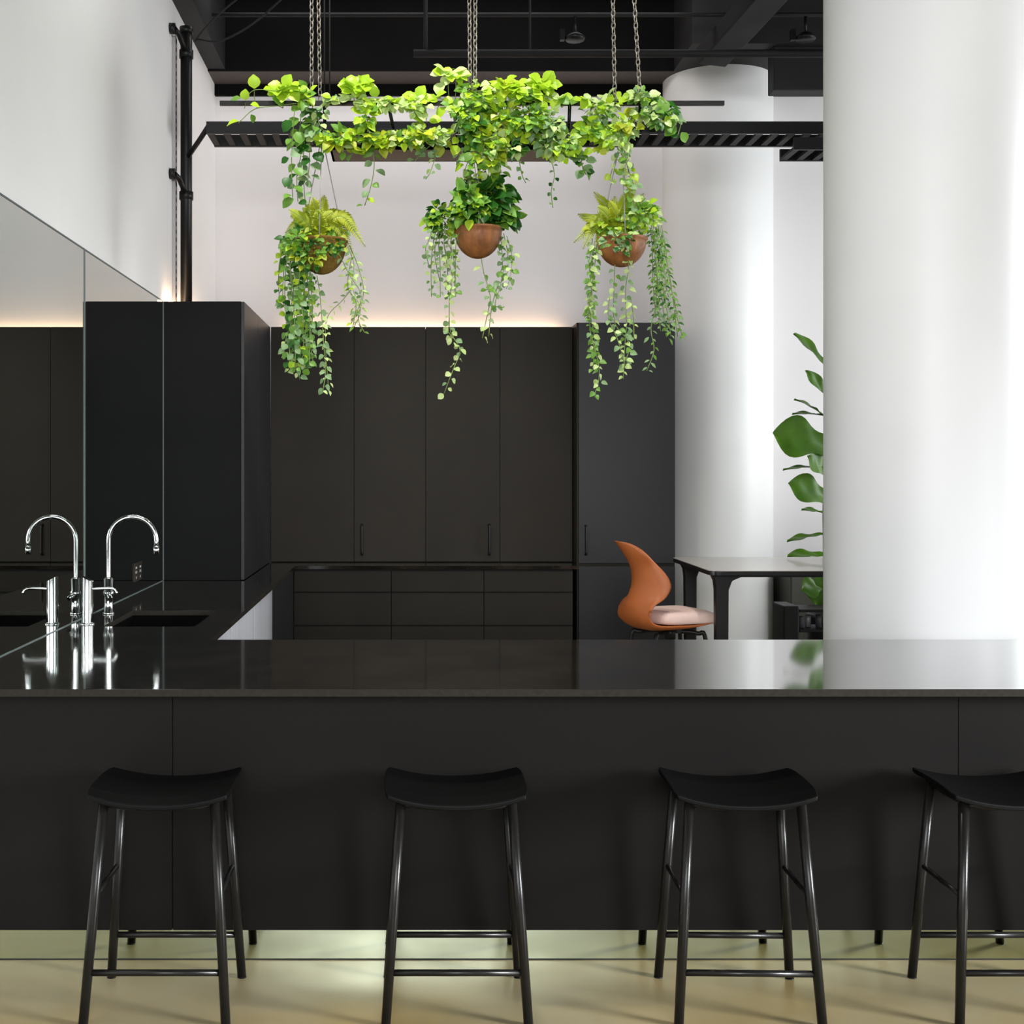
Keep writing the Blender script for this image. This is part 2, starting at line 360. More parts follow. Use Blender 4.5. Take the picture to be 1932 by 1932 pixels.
# ---------------------------------------------------------------- worktop: one U of polished stone with a sink cut-out
ZT = .92; TH = .024
SX0, SX1, SY0, SY1 = -1.335, -.935, 5.34, 5.93
def slab(cells, z0, z1):
    xs = sorted({v for c in cells for v in c[:2]}); ys = sorted({v for c in cells for v in c[2:]})
    ins = lambda x, y: any(c[0] < x < c[1] and c[2] < y < c[3] for c in cells)
    g = [[ins((xs[i]+xs[i+1])/2, (ys[j]+ys[j+1])/2) for j in range(len(ys)-1)] for i in range(len(xs)-1)]
    b = MB(); nx, ny = len(xs), len(ys)
    b.v = [Vector((x, y, z)) for z in (z0, z1) for x in xs for y in ys]
    I = lambda k, i, j: k*nx*ny+i*ny+j
    def q(*f): b.f.append(list(f)); b.m.append(0); b.s.append(False)
    G = lambda i, j: 0 <= i < nx-1 and 0 <= j < ny-1 and g[i][j]
    for i in range(nx-1):
        for j in range(ny-1):
            if not g[i][j]: continue
            q(I(1,i,j), I(1,i+1,j), I(1,i+1,j+1), I(1,i,j+1)); q(I(0,i,j), I(0,i,j+1), I(0,i+1,j+1), I(0,i+1,j))
            if not G(i-1, j): q(I(0,i,j), I(1,i,j), I(1,i,j+1), I(0,i,j+1))
            if not G(i+1, j): q(I(0,i+1,j), I(0,i+1,j+1), I(1,i+1,j+1), I(1,i+1,j))
            if not G(i, j-1): q(I(0,i,j), I(0,i+1,j), I(1,i+1,j), I(1,i,j))
            if not G(i, j+1): q(I(0,i,j+1), I(1,i,j+1), I(1,i+1,j+1), I(0,i+1,j+1))
    return b
cells = [(LW, 3.3, 3.85, 4.94), (LW, -.80, 4.94, SY0), (LW, SX0, SY0, SY1), (SX1, -.80, SY0, SY1), (LW, -.80, SY1, 8.55), (LW, 1.163, 8.55, BW)]
sl = slab(cells, ZT-TH, ZT)
for i_, f_ in enumerate(sl.f):
    if all(abs(sl.v[q_].y-3.85) < 1e-6 for q_ in f_) or all(SX0-1e-6 <= sl.v[q_].x <= SX1+1e-6 and SY0-1e-6 <= sl.v[q_].y <= SY1+1e-6 for q_ in f_): sl.m[i_] = 1   # cut edges in the darkened stone
tag(sl.build('stone_worktop', [M['stone'], M['stone_edge']], None, .001), 'long U-shaped polished dark stone worktop over the island, sink run and back drawers', 'worktop')
# sink bowl
b = MB(); e = .012; zt = ZT-TH-.001
b.box(SX0-.02, SX0, SY0-.02, SY1+.02, .70, zt); b.box(SX1, SX1+.02, SY0-.02, SY1+.02, .70, zt)
b.box(SX0, SX1, SY0-.02, SY0, .70, zt); b.box(SX0, SX1, SY1, SY1+.02, .70, zt); b.box(SX0-.02, SX1+.02, SY0-.02, SY1+.02, .685, .70)
r_ = thing('sink', 'black undermount sink sunk into the worktop beside the taps', 'sink', ((SX0+SX1)/2, (SY0+SY1)/2, .685))
b.build('bowl', M['sink'], r_)
MB().lathe(((SX0+SX1)/2, (SY0+SY1)/2, .70), [(0, .004), (.03, .004), (.045, .002), (.045, 0)], 20).build('drain', M['chrome'], r_)

# ---------------------------------------------------------------- island
r_ = thing('kitchen_island', 'long dark laminate island with three front panels and a mirrored kickboard', 'island', (.9, 4.4, 0))
for x0, x1 in ((LW+.001, -.764), (-.762, 1.752), (1.754, 3.24)):
    MB().box(x0, x1, 3.95, 3.97, .13, ZT-TH-.001).build('front_panel', M['panel'], r_, .0015)
MB().box(LW+.001, 3.24, 4.055, 4.84, .012, ZT-TH-.001).build('carcass', M['panel'], r_)
MB().box(LW+.001, 3.24, 3.97, 4.055, .13, ZT-TH-.001).build('front_frame', M['gap'], r_)
MB().box(LW+.001, 3.24, 4.04, 4.054, .002, .13).build('kickboard', M['kick'], r_)
MB().box(LW+.001, 3.24, 4.037, 4.0399, .0, .003).build('kick_seal', M['gap'], r_)

# sink run under the worktop: dark units and stainless appliance fronts facing the kitchen
XF = -.815
def run_unit(name, lab, cat, y0, y1, front, m, handle):
    r_ = thing(name, lab, cat, ((LW+XF)/2, (y0+y1)/2, 0), None)
    if y0 < 5.9 and y1 > 5.3:      # leaves room for the sink bowl
        MB().box(LW+.001, XF-.021, y0+.001, y1-.001, .10, .67).build('carcass', M['cab'], r_)
    else: MB().box(LW+.001, XF-.021, y0+.001, y1-.001, .10, ZT-TH-.001).build('carcass', M['cab'], r_)
    MB().box(LW+.001, XF-.06, y0+.001, y1-.001, 0, .10).build('kickboard', M['gap'], r_)
    d = MB().box(XF-.02, XF, y0+.002, y1-.002, .10, ZT-TH-.012).build(front, m, r_, .002)
    if handle: MB().box(XF, XF+.006, y0+.03, y1-.03, ZT-TH-.05, ZT-TH-.035).build('finger_pull', M['steel'], d)
run_unit('under_bench_fridge', 'stainless steel fridge front below the worktop, nearest the island', 'appliance', 4.86, 5.62, 'door', M['steel'], False)
run_unit('dishwasher', 'stainless steel dishwasher below the sink run, middle of the three steel fronts', 'appliance', 5.62, 6.44, 'door', M['steel'], False)
run_unit('under_bench_fridge', 'stainless steel fridge front below the worktop, farthest from the island', 'appliance', 6.44, 7.26, 'door', M['steel'], False)
run_unit('corner_base_cabinet', 'dark grey corner base cabinet beyond the stainless steel fronts', 'cabinet', 7.26, 8.585, 'door', M['cab_grey'], False)

# tall cabinet standing on the sink run
TX = -1.008
r_ = thing('tall_cabinet', 'tall dark charcoal cabinet standing on the worktop against the left wall', 'cabinet', ((LW+TX)/2, 8.15, ZT))
MB().box(LW+.001, TX-.02, 7.47, 8.855, ZT+.001, 2.61).build('carcass', M['cab_shaded'], r_, .002)
for y0, y1 in ((7.472, 8.16), (8.164, 8.853)): MB().box(TX-.02, TX, y0, y1, ZT+.004, 2.608).build('door', M['cab_grey'], r_, .002)
tag(MB().box(LW+.03, LW+.05, 7.50, 8.80, 2.611, 2.622).build('light_strip', M['led']), 'warm light strip on top of the tall cabinet glowing on the left wall', 'light strip', 'warm light strips')

# back drawers
dz = [(.10, 1.62-(1182-877)*8.56/F), (1.62-(1180-877)*8.56/F, 1.62-(1119-877)*8.56/F), (1.62-(1117-877)*8.56/F, ZT-TH-.012)]
XS = [(555, 738, 'left'), (738, 913, 'middle'), (913, 1081, 'right')]
for px0, px1, wd in XS:
    x0 = (px0-VX)*8.57/F; x1 = (px1-VX)*8.57/F
    if wd == 'left': x0 = XF+.002
    r_ = thing('drawer_unit', 'charcoal three-drawer base unit below the back worktop, %s of three' % wd, 'drawer unit', ((x0+x1)/2, 9.0, 0), 'drawer units below the back worktop')
    MB().box(x0+.001, x1-.001, 8.591, BW-.001, .09, ZT-TH-.001).build('carcass', M['gap'], r_)
    MB().box(x0+.001, x1-.001, 8.63, BW-.001, 0, .09).build('kickboard', M['gap'], r_)
    for z0, z1 in dz: MB().box(x0+.002, x1-.002, 8.57, 8.59, z0+.001, z1-.001).build('drawer', M['cab'], r_, .0015)

def d_handle(x, y, z0, z1, parent, m=None):
    b = MB(); b.tube(smooth([(x, y, z0), (x, y-.028, z0+.006), (x, y-.034, z0+.03), (x, y-.034, z1-.03), (x, y-.028, z1-.006), (x, y, z1)], 4), .009, 8)
    return b.build('handle', m or M['metal_black'], parent)
UD = 8.86
bx = [(px-VX)*UD/F for px in (520, 668, 803, 943, 1083)]; bx[0] = TX+.002; bx[4] = 1.162
for a, lab in ((0, 'wide charcoal two-door wall unit on the back worktop, beside the tall cabinet'), (2, 'wide charcoal two-door wall unit on the back worktop, beside the fridge column')):
    r_ = thing('upper_cabinet', lab, 'cabinet', ((bx[a]+bx[a+2])/2, 9.2, ZT), 'charcoal wall units on the back worktop')
    MB().box(bx[a]+.001, bx[a+2]-.001, UD+.02, BW-.001, ZT+.001, 2.61).build('carcass', M['gap'], r_)
    for i in (a, a+1):
        d = MB().box(bx[i]+.0015, bx[i+1]-.0015, UD, UD+.019, ZT+.006, 2.61).build('door', M['cab'], r_, .0015)
        hx = {1: 683, 2: 923}.get(i)
        if hx: d_handle((hx-VX)*UD/F, UD, 1.62-(1046-877)*UD/F, 1.62-(990-877)*UD/F, d)
tag(MB().box(bx[0]+.05, 1.14, BW-.05, BW-.03, 2.611, 2.622).build('light_strip', M['led']), 'warm light strip on top of the back cabinets glowing on the white wall', 'light strip', 'warm light strips')

# fridge column
x0, x1 = 1.166, 1.857; FD = 8.66
r_ = thing('fridge_cabinet', 'tall slate grey two-door fridge cabinet left of the far white column', 'cabinet', ((x0+x1)/2, 9.0, 0))
MB().box(x0, x1, FD+.02, BW-.001, .08, 2.62).build('carcass', M['cab'], r_, .002)
MB().box(x0+.01, x1-.01, FD+.06, BW-.001, 0, .08).build('kickboard', M['gap'], r_)
zs = 1.62-(1066-877)*FD/F
d = MB().box(x0+.012, x1-.002, FD, FD+.019, zs+.012, 2.618).build('door', M['cab_grey'], r_, .002)
d_handle((1105-VX)*FD/F, FD, 1.62-(1046-877)*FD/F, 1.62-(992-877)*FD/F, d)
MB().box(x0+.012, x1-.002, FD, FD+.019, .09, zs-.012).build('door', M['cab_grey'], r_, .002)

# ---------------------------------------------------------------- taps
r_ = thing('gooseneck_tap', 'tall chrome gooseneck tap beside the black sink', 'tap', (-1.42, 5.80, ZT))
tx, ty = -1.42, 5.80; RR = .112
zc = 1.376-RR
pts = [(tx, ty, ZT+.01), (tx, ty, ZT+.15), (tx, ty, zc)]+[(tx+RR-RR*math.cos(a), ty, zc+RR*math.sin(a)) for a in [PI*i/16 for i in range(1, 17)]]+[(tx+2*RR, ty, 1.205)]
MB().tube(pts, .0115, 16).build('spout', M['chrome'], r_)
MB().tube([(tx+2*RR, ty, 1.24), (tx+2*RR, ty, 1.20)], .0145, 16).build('nozzle', M['chrome'], r_)
MB().lathe((tx, ty, ZT), [(0, 0), (.028, 0), (.028, .006), (.021, .010), (.021, .085), (.026, .09), (.026, .105), (.021, .11), (.023, .165), (.014, .172), (0, .172)], 28).build('base', M['chrome'], r_)
MB().tube([(tx, ty, ZT+.10), (tx+.02, ty-.05, ZT+.075)], [.016, .010], 12).build('lever', M['chrome'], r_)
r_ = thing('mixer_tap', 'short thick chrome mixer with a side lever, nearer the island', 'tap', (-1.42, 5.42, ZT))
tx, ty = -1.42, 5.42; n = 24
vs = [(tx+.026*math.cos(2*PI*j/n), ty+.026*math.sin(2*PI*j/n), ZT) for j in range(n)]+[(tx+.026*math.cos(2*PI*j/n), ty+.026*math.sin(2*PI*j/n), ZT+.200-.5*(.026*math.cos(2*PI*j/n))) for j in range(n)]
MB().add(vs, [(j, (j+1) % n, n+(j+1) % n, n+j) for j in range(n)], 0, True).add(vs[n:], [tuple(range(n))], 0).build('body', M['chrome'], r_)
MB().tube(smooth([(tx+.02, ty, ZT+.155), (tx+.07, ty, ZT+.157), (tx+.115, ty, ZT+.155), (tx+.130, ty, ZT+.135)], 5), .0065, 10).build('lever', M['chrome'], r_)
MB().lathe((tx, ty, ZT), [(.032, 0), (.032, .005), (.026, .007)], 24).build('base_ring', M['chrome'], r_)

# ---------------------------------------------------------------- bar stools (built at the origin facing -Y, then copied)
def make_stool():
    r_ = thing('bar_stool', '', 'stool', (0, 0, 0), 'black bar stools along the island'); r_['local'] = 1
    nx, ny, hw, hd = 24, 10, .212, .165; vs = []; rows = []
    for k in (0, 1):
        for j in range(ny+1):
            for i in range(nx+1):
                u = -1+2*i/nx; v = -1+2*j/ny
                # rounded corners
                cx = u*hw*(1-.045*abs(v)**6); cy = v*hd*(1-.05*abs(u)**6)
                z = .640+.030*abs(u)**2.2-.006*(v*v) - (.006*max(0, -v-.6)/.4)
                vs.append((cx, cy, z-(k*.020)*(1-.25*max(abs(u), abs(v))**4)))
    W = nx+1; N = W*(ny+1); fs = []
    for j in range(ny):
        for i in range(nx):
            a = j*W+i; fs.append((a, a+1, a+1+W, a+W)); fs.append((N+a, N+a+W, N+a+1+W, N+a+1))
    for i in range(nx): fs.append((i, N+i, N+i+1, i+1)); a = ny*W+i; fs.append((a, a+1, N+a+1, N+a))
    for j in range(ny): a = j*W; fs.append((a, a+W, N+a+W, N+a)); a = j*W+nx; fs.append((a, N+a, N+a+W, a+W))
    MB().add(vs, fs, 0, False).build('seat', M['seat'], r_, .004, 3)
    b = MB()                                       # frame under the seat
    for sx in (-1, 1): b.tube([(sx*.163, -.125, .628), (sx*.160, 0, .622), (sx*.163, .115, .628)], .010, 8)
    for yy in (-.125, .115): b.tube([(-.165, yy, .622), (-.08, yy, .614), (.08, yy, .614), (.165, yy, .622)], .009, 8)
    b.build('seat_frame', M['leg'], r_)
    L = {}
    for sx in (-1, 1):
        for sy in (-1, 1):
            top = Vector((sx*.163, -.125 if sy < 0 else .112, .630)); bot = Vector((sx*.206, -.190 if sy < 0 else .150, 0.003))
            L[sx, sy] = (top, bot)
            o = MB().tube([top, top.lerp(bot, .5), bot], [.0145, .0150, .0140], 14).build('leg', M['leg'], r_)
            MB().tube([bot+Vector((0,0,.0)), bot-Vector((0,0,.003))], .0145, 12).build('foot_cap', M['metal_black'], o)
    at = lambda sx, sy, z: L[sx, sy][0].lerp(L[sx, sy][1], (L[sx, sy][0].z-z)/L[sx, sy][0].z)
    for sy, z in ((-1, .145), (1, .135)): MB().tube([at(-1, sy, z), at(1, sy, z)], .0095, 10).build('footrest', M['leg'], r_)
    for sx in (-1, 1): MB().tube([at(sx, -1, .36), at(sx, 1, .36)], .0085, 10).build('side_rail', M['leg'], r_)
    return r_
stool = make_stool()
ST = [(-.74, 3.752, 0, 'black bar stool at the left end, beneath the vertical joint of the island front', ),
      (.134, 3.752, 0, 'black backless bar stool seen square-on below the copper hanging bowl'),
      (.985, 3.748, -1.5, 'black backless bar stool below the orange chair, third from the left'),
      (1.79, 3.750, 0, 'black backless bar stool in front of the near white column, cut by the right edge')]
for i, (x, y, a, lab) in enumerate(ST):
    o = stool if i == 0 else copy_tree(stool)
    o.location = (x, y, 0); o.rotation_euler.z = math.radians(a); o['label'] = lab
for o in list(bpy.data.objects):
    if 'local' in o: del o['local']

# ---------------------------------------------------------------- high table behind the island
HT = 1.05; tx0, tx1, ty0, ty1 = 1.605, 5.2, 6.62, 7.60
r_ = thing('high_table', 'long high meeting table with pale top and black legs beside the orange chair', 'table', (3.4, 7.1, 0))
b = MB(); n = 8; rc = .06
outl = []
for cx, cy, a0 in ((tx1-rc, ty0+rc, -PI/2), (tx1-rc, ty1-rc, 0), (tx0+rc, ty1-rc, PI/2), (tx0+rc, ty0+rc, PI)):
    for i in range(n+1): a = a0+PI/2*i/n; outl.append((cx+rc*math.cos(a), cy+rc*math.sin(a)))
def prism(b, outl, z0, z1, mi=0):
    k = len(outl); b.add([(x, y, z0) for x, y in outl]+[(x, y, z1) for x, y in outl], [tuple(range(k))[::-1], tuple(range(k, 2*k))]+[(i, (i+1) % k, k+(i+1) % k, k+i) for i in range(k)], mi); return b
prism(b, outl, HT-.002, HT+.002).build('tabletop', M['table'], r_)
prism(MB(), outl, HT-.024, HT-.0021).build('table_edge', M['metal_black'], r_)
b = MB()
for yy in (ty0+.10, ty1-.13): b.box(tx0+.12, tx1-.12, yy, yy+.03, HT-.042, HT-.0245)
b.build('frame', M['metal_black'], r_)
for x, y in ((tx0+.085, ty0+.10), (tx0+.085, ty1-.13), (tx1-.15, ty0+.10), (tx1-.15, ty1-.13)):
    b = MB(); s = -1 if y > 7 else 1
    q = [(x-.065, .0), (x+.05, .0)]
    vs = []
    for z, w0, w1 in ((0, .030, .030), (.94, .036, .036), (.99, .042, .055), (HT-.0245, .06, .14)):
        vs += [(x-w0, y-.03, z), (x+w1, y-.03, z), (x+w1, y+.03, z), (x-w0, y+.03, z)]
    fs = [(i*4+j, i*4+(j+1) % 4, (i+1)*4+(j+1) % 4, (i+1)*4+j) for i in range(3) for j in range(4)]+[(3,2,1,0), (12,13,14,15)]
    b.add(vs, fs).build('leg', M['metal_black'], r_, .008)

# orange bar chair
cx, cy = 1.465, 7.10; yaw = math.radians(22)
r_ = thing('bar_chair', 'tan orange leather bar chair with a pink seat pad at the high table', 'chair', (cx, cy, 0))
Rm = Matrix.Rotation(yaw, 3, 'Z')
def T(x, y, z): return Rm @ Vector((x, y, 0))+Vector((cx, cy, z))
prof = smooth([(.255, 0, .725), (.12, 0, .700), (-.04, 0, .690), (-.17, 0, .698), (-.225, 0, .745), (-.232, 0, .81), (-.205, 0, .88), (-.190, 0, .95), (-.205, 0, 1.03), (-.245, 0, 1.10), (-.31, 0, 1.175), (-.325, 0, 1.19)], 4)
def tab(t, tb):
    for (a, u), (c, v) in zip(tb, tb[1:]):
        if t <= c: q = (t-a)/(c-a); q = q*q*(3-2*q); return u+(v-u)*q
    return tb[-1][1]
b = MB(); nv = 14; vs = []
for k in (0, 1):
    for i, p in enumerate(prof):
        t = i/(len(prof)-1)
        hw_ = tab(t, [(0, .15), (.15, .19), (.40, .17), (.62, .175), (.80, .11), (1, .012)])
        curl = tab(t, [(0, 0), (.30, .0), (.62, .115), (.85, .07), (1, 0)])
        lift = tab(t, [(0, .01), (.2, .03), (.42, .03), (.55, 0), (1, 0)])
        for j in range(nv+1):
            v = -1+2*j/nv
            x = p.x+curl*abs(v)**2; z = p.z+lift*abs(v)**3; th = .012*k; tb = tab(t, [(0, 0), (.35, 0), (.5, 1), (1, 1)])
            vs.append(T(x-th*tb, v*hw_, z-th*(1-tb)))
W = nv+1; N = W*len(prof); fs = []
for i in range(len(prof)-1):
    for j in range(nv):
        a = i*W+j; fs += [(a, a+1, a+1+W, a+W), (N+a, N+a+W, N+a+1+W, N+a+1)]
    for a, s in ((i*W, 1), (i*W+nv, -1)): fs.append((a, a+W, N+a+W, N+a) if s > 0 else (a, N+a, N+a+W, a+W))
for j in range(nv): fs.append((j, N+j, N+j+1, j+1)); a = (len(prof)-1)*W+j; fs.append((a, a+1, N+a+1, N+a))
b.add(vs, fs, 0, True).build('shell', M['orange'], r_)
b = MB(); vs = []; nn = 28; layers = ((.0, .97), (.012, 1.0), (.042, 1.0), (.060, .93), (.067, .75), (.069, .4))
for dz_, s in layers:
    for j in range(nn):
        a = 2*PI*j/nn; ex = abs(math.cos(a))**.55*math.copysign(1, math.cos(a)); ey = abs(math.sin(a))**.55*math.copysign(1, math.sin(a))
        vs.append(T(.065+.20*ex*s, .195*ey*s, .723+dz_-.12*max(0, ex*s-.55)**2))
k = len(layers); fs = [(i*nn+j, i*nn+(j+1) % nn, (i+1)*nn+(j+1) % nn, (i+1)*nn+j) for i in range(k-1) for j in range(nn)]+[tuple((k-1)*nn+j for j in range(nn)), tuple(range(nn))[::-1]]
b.add(vs, fs, 0, True).build('seat_pad', M['pink'], r_)
b = MB(); b.tube([T(-.14, 0, .68), T(.16, 0, .69)], .018, 10); b.tube([T(0, -.14, .682), T(0, .14, .682)], .016, 10); b.tube([T(0.02, -.02, .69), T(.02, -.02, .62)], .03, 14); b.build('under_frame', M['metal_black'], r_)
for sx, sy in ((-1, -1), (-1, 1), (1, -1), (1, 1)):
    MB().tube(smooth([T(.02+sx*.03, sy*.03, .665), T(.02+sx*.13, sy*.10, .655), T(.02+sx*.17, sy*.13, .60), T(.02+sx*.22, sy*.19, .012)], 5), .013, 10).build('leg', M['metal_black'], r_)
MB().tube([T(.02+sx*.203, sy*.172, .22) for sx, sy in ((-1, -1), (1, -1), (1, 1), (-1, 1))], .009, 8, closed=True).build('footrest', M['metal_black'], r_)

# black planter, trolley, low cabinet and dark locker beyond the table
r_ = thing('fiddle_leaf_fig', 'tall potted fiddle leaf fig half hidden behind the near white column', 'plant', (2.87, 8.30, 0))
def figleaf(b, base, d, L, Wd, up, mi=0, nseg=7):
    d = Vector(d).normalized(); up = Vector(up); s = d.cross(up).normalized(); n = s.cross(d)
    wd = [.05, .34, .50, .42, .62, .88, .97, .72, .12]; rows = []
    vs = []; k = len(wd)
    for i, ww in enumerate(wd):
        t = i/(k-1); c = base+d*(L*t)-n*(.18*L*t*t)
        for q in (-1, -.5, 0, .5, 1):
            vs.append(c+s*(q*ww*Wd/2)+n*(abs(q)*.10*Wd*ww+.012*math.sin(q*9+t*17)))
    fs = [(i*5+j, i*5+j+1, (i+1)*5+j+1, (i+1)*5+j) for i in range(k-1) for j in range(4)]
    b.add(vs, fs, mi, True)
stem = smooth([Vector((2.80, 8.30, .58)), Vector((2.79, 8.30, 1.1)), Vector((2.79, 8.30, 1.45)), Vector((2.84, 8.3, 2.0)), Vector((2.86, 8.3, 2.45))], 5)
MB().tube(stem, [.022-.014*i/len(stem) for i in range(len(stem))], 8).build('trunk', M['trunk'], r_)
FL = MB(); D = 8.25
figs = [((1575, 715), (1518, 622), .12, (.3, -.5, .6)), ((1575, 762), (1532, 700), .06, (.2, -1, .2)), ((1572, 800), (1512, 742), .11, (.2, -.3, 1)),
        ((1575, 790), (1502, 766), .07, (.1, -.2, 1)), ((1582, 850), (1474, 812), .26, (.05, -1, .25)), ((1575, 885), (1484, 868), .05, (0, -.2, 1)),
        ((1578, 950), (1502, 908), .18, (.1, -1, .4)), ((1575, 975), (1520, 950), .06, (.1, -.3, 1)), ((1572, 1008), (1490, 1005), .06, (.1, -.25, 1)),
        ((1575, 1050), (1494, 1035), .09, (.1, -.45, 1)), ((1555, 1060), (1545, 1138), .14, (-.2, -1, 0)), ((1565, 900), (1535, 860), .14, (.1, -1, .5)), ((1560, 1100), (1520, 1110), .12, (-.2, -1, .3))]
for (x0_, y0_), (x1_, y1_), wd_, up_ in figs:
    p0 = P(x0_, y0_, D); p1 = P(x1_, y1_, D-.10); figleaf(FL, p0, p1-p0, (p1-p0).length*1.02, wd_*1.15+.025, up_)
for i in range(16):                                  # the side hidden by the column
    z = .95+i*.10; a = -1.2+random.random()*2.9; d_ = Vector((math.cos(a)*.9, -math.sin(a-.5)*.6+.2, .35)); p0 = Vector((2.87, 8.30, z))
    figleaf(FL, p0, d_, .24+.08*random.random(), .17, (0, 0, 1) if i % 2 else (-.2, -.9, .5))
fo = FL.build('foliage', M['fig'], r_); sm = fo.modifiers.new('subsurf', 'SUBSURF'); sm.levels = sm.render_levels = 1
MB().lathe((2.87, 8.30, 0), [(0, 0), (.16, 0), (.19, .05), (.21, .60), (.20, .62), (.185, .62), (.185, .57), (0, .57)], 36).build('pot', M['planter'], r_)
MB().lathe((2.87, 8.30, .575), [(0, .02), (.18, .0)], 24).build('soil', M['soil'], r_)
tp = P(1470, 1140, 7.9)
r_ = thing('storage_trolley', 'low black storage trolley with open shelves under the high table', 'trolley', (2.62, 7.93, 0))
x0, x1 = 2.36, 2.60; zt = tp.z
MB().box(x0, x0+.099, 7.80, 8.06, .06, zt).build('side_panel', M['planter'], r_, .012); MB().box(2.90, 2.94, 7.80, 8.06, .06, zt-.02).build('side_panel', M['planter'], r_, .006)
for z in (.10, .36, .56, zt-.04): MB().box(x0+.10, 2.90, 7.80, 8.06, z, z+.018).build('shelf', M['planter'], r_, .003)
for x in (x0+.05, 2.88): MB().tube([(x, 7.93, .0), (x, 7.93, .06)], .025, 12).build('wheel', M['metal_black'], r_)
for i in range(7):
    x = 2.50+.055*i; zb = .5785
    o = MB().lathe((x, 7.90+.04*(i % 2), zb), [(0, 0), (.018, 0), (.020, .05), (.018, .07+.006*(i % 3)), (.014, .072), (0, .06)], 14).build('cup', [M['gravel'], M['steel']][i % 3 == 1])
    tag(o, 'small dark cup standing on the top shelf of the black trolley', 'cup', 'cups on the black trolley')
r_ = thing('low_cabinet', 'olive grey low cabinet against the back wall behind the fig', 'cabinet', (3.2, 9.2, 0))
x0 = (1492-VX)*9.0/F
MB().box(x0, 4.4, 9.02, BW-.001, .06, .86).build('carcass', M['olive_cab'], r_, .004)
for i in range(2): MB().box(x0+.01+.80*i, x0+.79+.80*i, 9.0, 9.019, .08, .85).build('door', M['olive_cab'], r_, .003)
MB().box(x0+.03, 4.37, 9.05, BW-.01, 0, .06).build('plinth', M['gap'], r_)
r_ = thing('locker', 'dark plum locker unit at the far right edge beyond the near white column', 'locker', (4.6, 8.3, 0))
x0 = (1925-VX)*8.0/F; zt = 1.62-(960-877)*8.0/F
MB().box(x0, 5.1, 8.02, 8.5, .05, zt).build('carcass', M['planter'], r_, .004)
for i in range(2): MB().box(x0+.005+.57*i, x0+.565+.57*i, 8.0, 8.019, .06, zt-.01).build('door', mat('plum_laminate', (.035, .025, .032), .5), r_, .003)
MB().box(x0+.02, 5.08, 8.05, 8.48, 0, .05).build('plinth', M['gap'], r_)

# ---------------------------------------------------------------- hanging plant shelf
SD0, SD1 = 6.36, 6.62
SZ = 1.62+572*SD1/F
r_ = thing('hanging_plant_shelf', 'black steel plant shelf hung on chains above the island, covered in vines', 'plant shelf', (.2, 6.35, SZ))
sx0, sx1 = (628-VX)*SD1/F, (1048-VX)*SD1/F
b = MB(); b.box(sx0, sx1, SD0, SD1, SZ, SZ+.012); b.box(sx0, sx1, SD0, SD0+.012, SZ, SZ+.025); b.box(sx0, sx1, SD1-.012, SD1, SZ, SZ+.07); b.box(sx0, sx0+.012, SD0, SD1, SZ, SZ+.07); b.box(sx1-.012, sx1, SD0, SD1, SZ, SZ+.07)
b.build('tray', M['metal_black'], r_)
bz = 1.62+(877-195)*6.30/F
MB().box((415-VX)*6.3/F, (1366-VX)*6.3/F, 6.29, 6.31, bz-.011, bz+.011).build('rail', M['metal_black'], r_)
bz2 = 1.62+(877-247)*6.34/F
MB().box((610-VX)*6.34/F, (1240-VX)*6.34/F, 6.33, 6.35, bz2-.010, bz2+.010).build('rail', M['metal_black'], r_)
for px in (612, 732, 900, 1075, 1208):
    x = (px-VX)*6.3/F; dx = .03 if px == 732 else 0
    MB().tube([(x, 6.30, bz), (x+dx, 6.34, bz2)], .009, 8).build('strut', M['metal_black'], r_)
for px in (640, 830, 1030):
    x = (px-VX)*6.5/F; MB().tube([(x, 6.34, bz2), (x, 6.55, SZ+.06)], .007, 6).build('strut', M['metal_black'], r_)
def chain(p, q, r=.011, link=.042):
    b = MB(); p, q = Vector(p), Vector(q); L = (q-p).length; n = int(L/(link*.74)); t = (q-p).normalized(); s = t.orthogonal().normalized(); u = t.cross(s)
    for i in range(n):
        c = p+t*((i+.5)*L/n); a = s if i % 2 else u
        b.tube([c+t*(math.cos(k*PI/4)*link/2)+a*(math.sin(k*PI/4)*r) for k in range(8)], .0032, 5, closed=True)
    return b
for (x0_, y0_), (x1_, y1_) in (((588, -60), (588, 192)), ((600, -60), (604, 192)), ((885, -60), (887, 192)), ((897, -60), (896, 192)), ((1155, -60), (1160, 192)), ((1193, -60), (1208, 192))):
    p = P(x0_, y0_, 6.30); q = P(x1_, y1_, 6.30); t_ = (p-q)*((CT-q.z)/(p-q).z)
    chain(q+t_, q).build('suspension_chain', M['chain'], r_)
for px in (612, 622): MB().tube([P(px, 192, 6.30), Vector((P(px, 0, 6.3).x, 6.30, CT))], .004, 6).build('suspension_rod', M['duct'], r_)

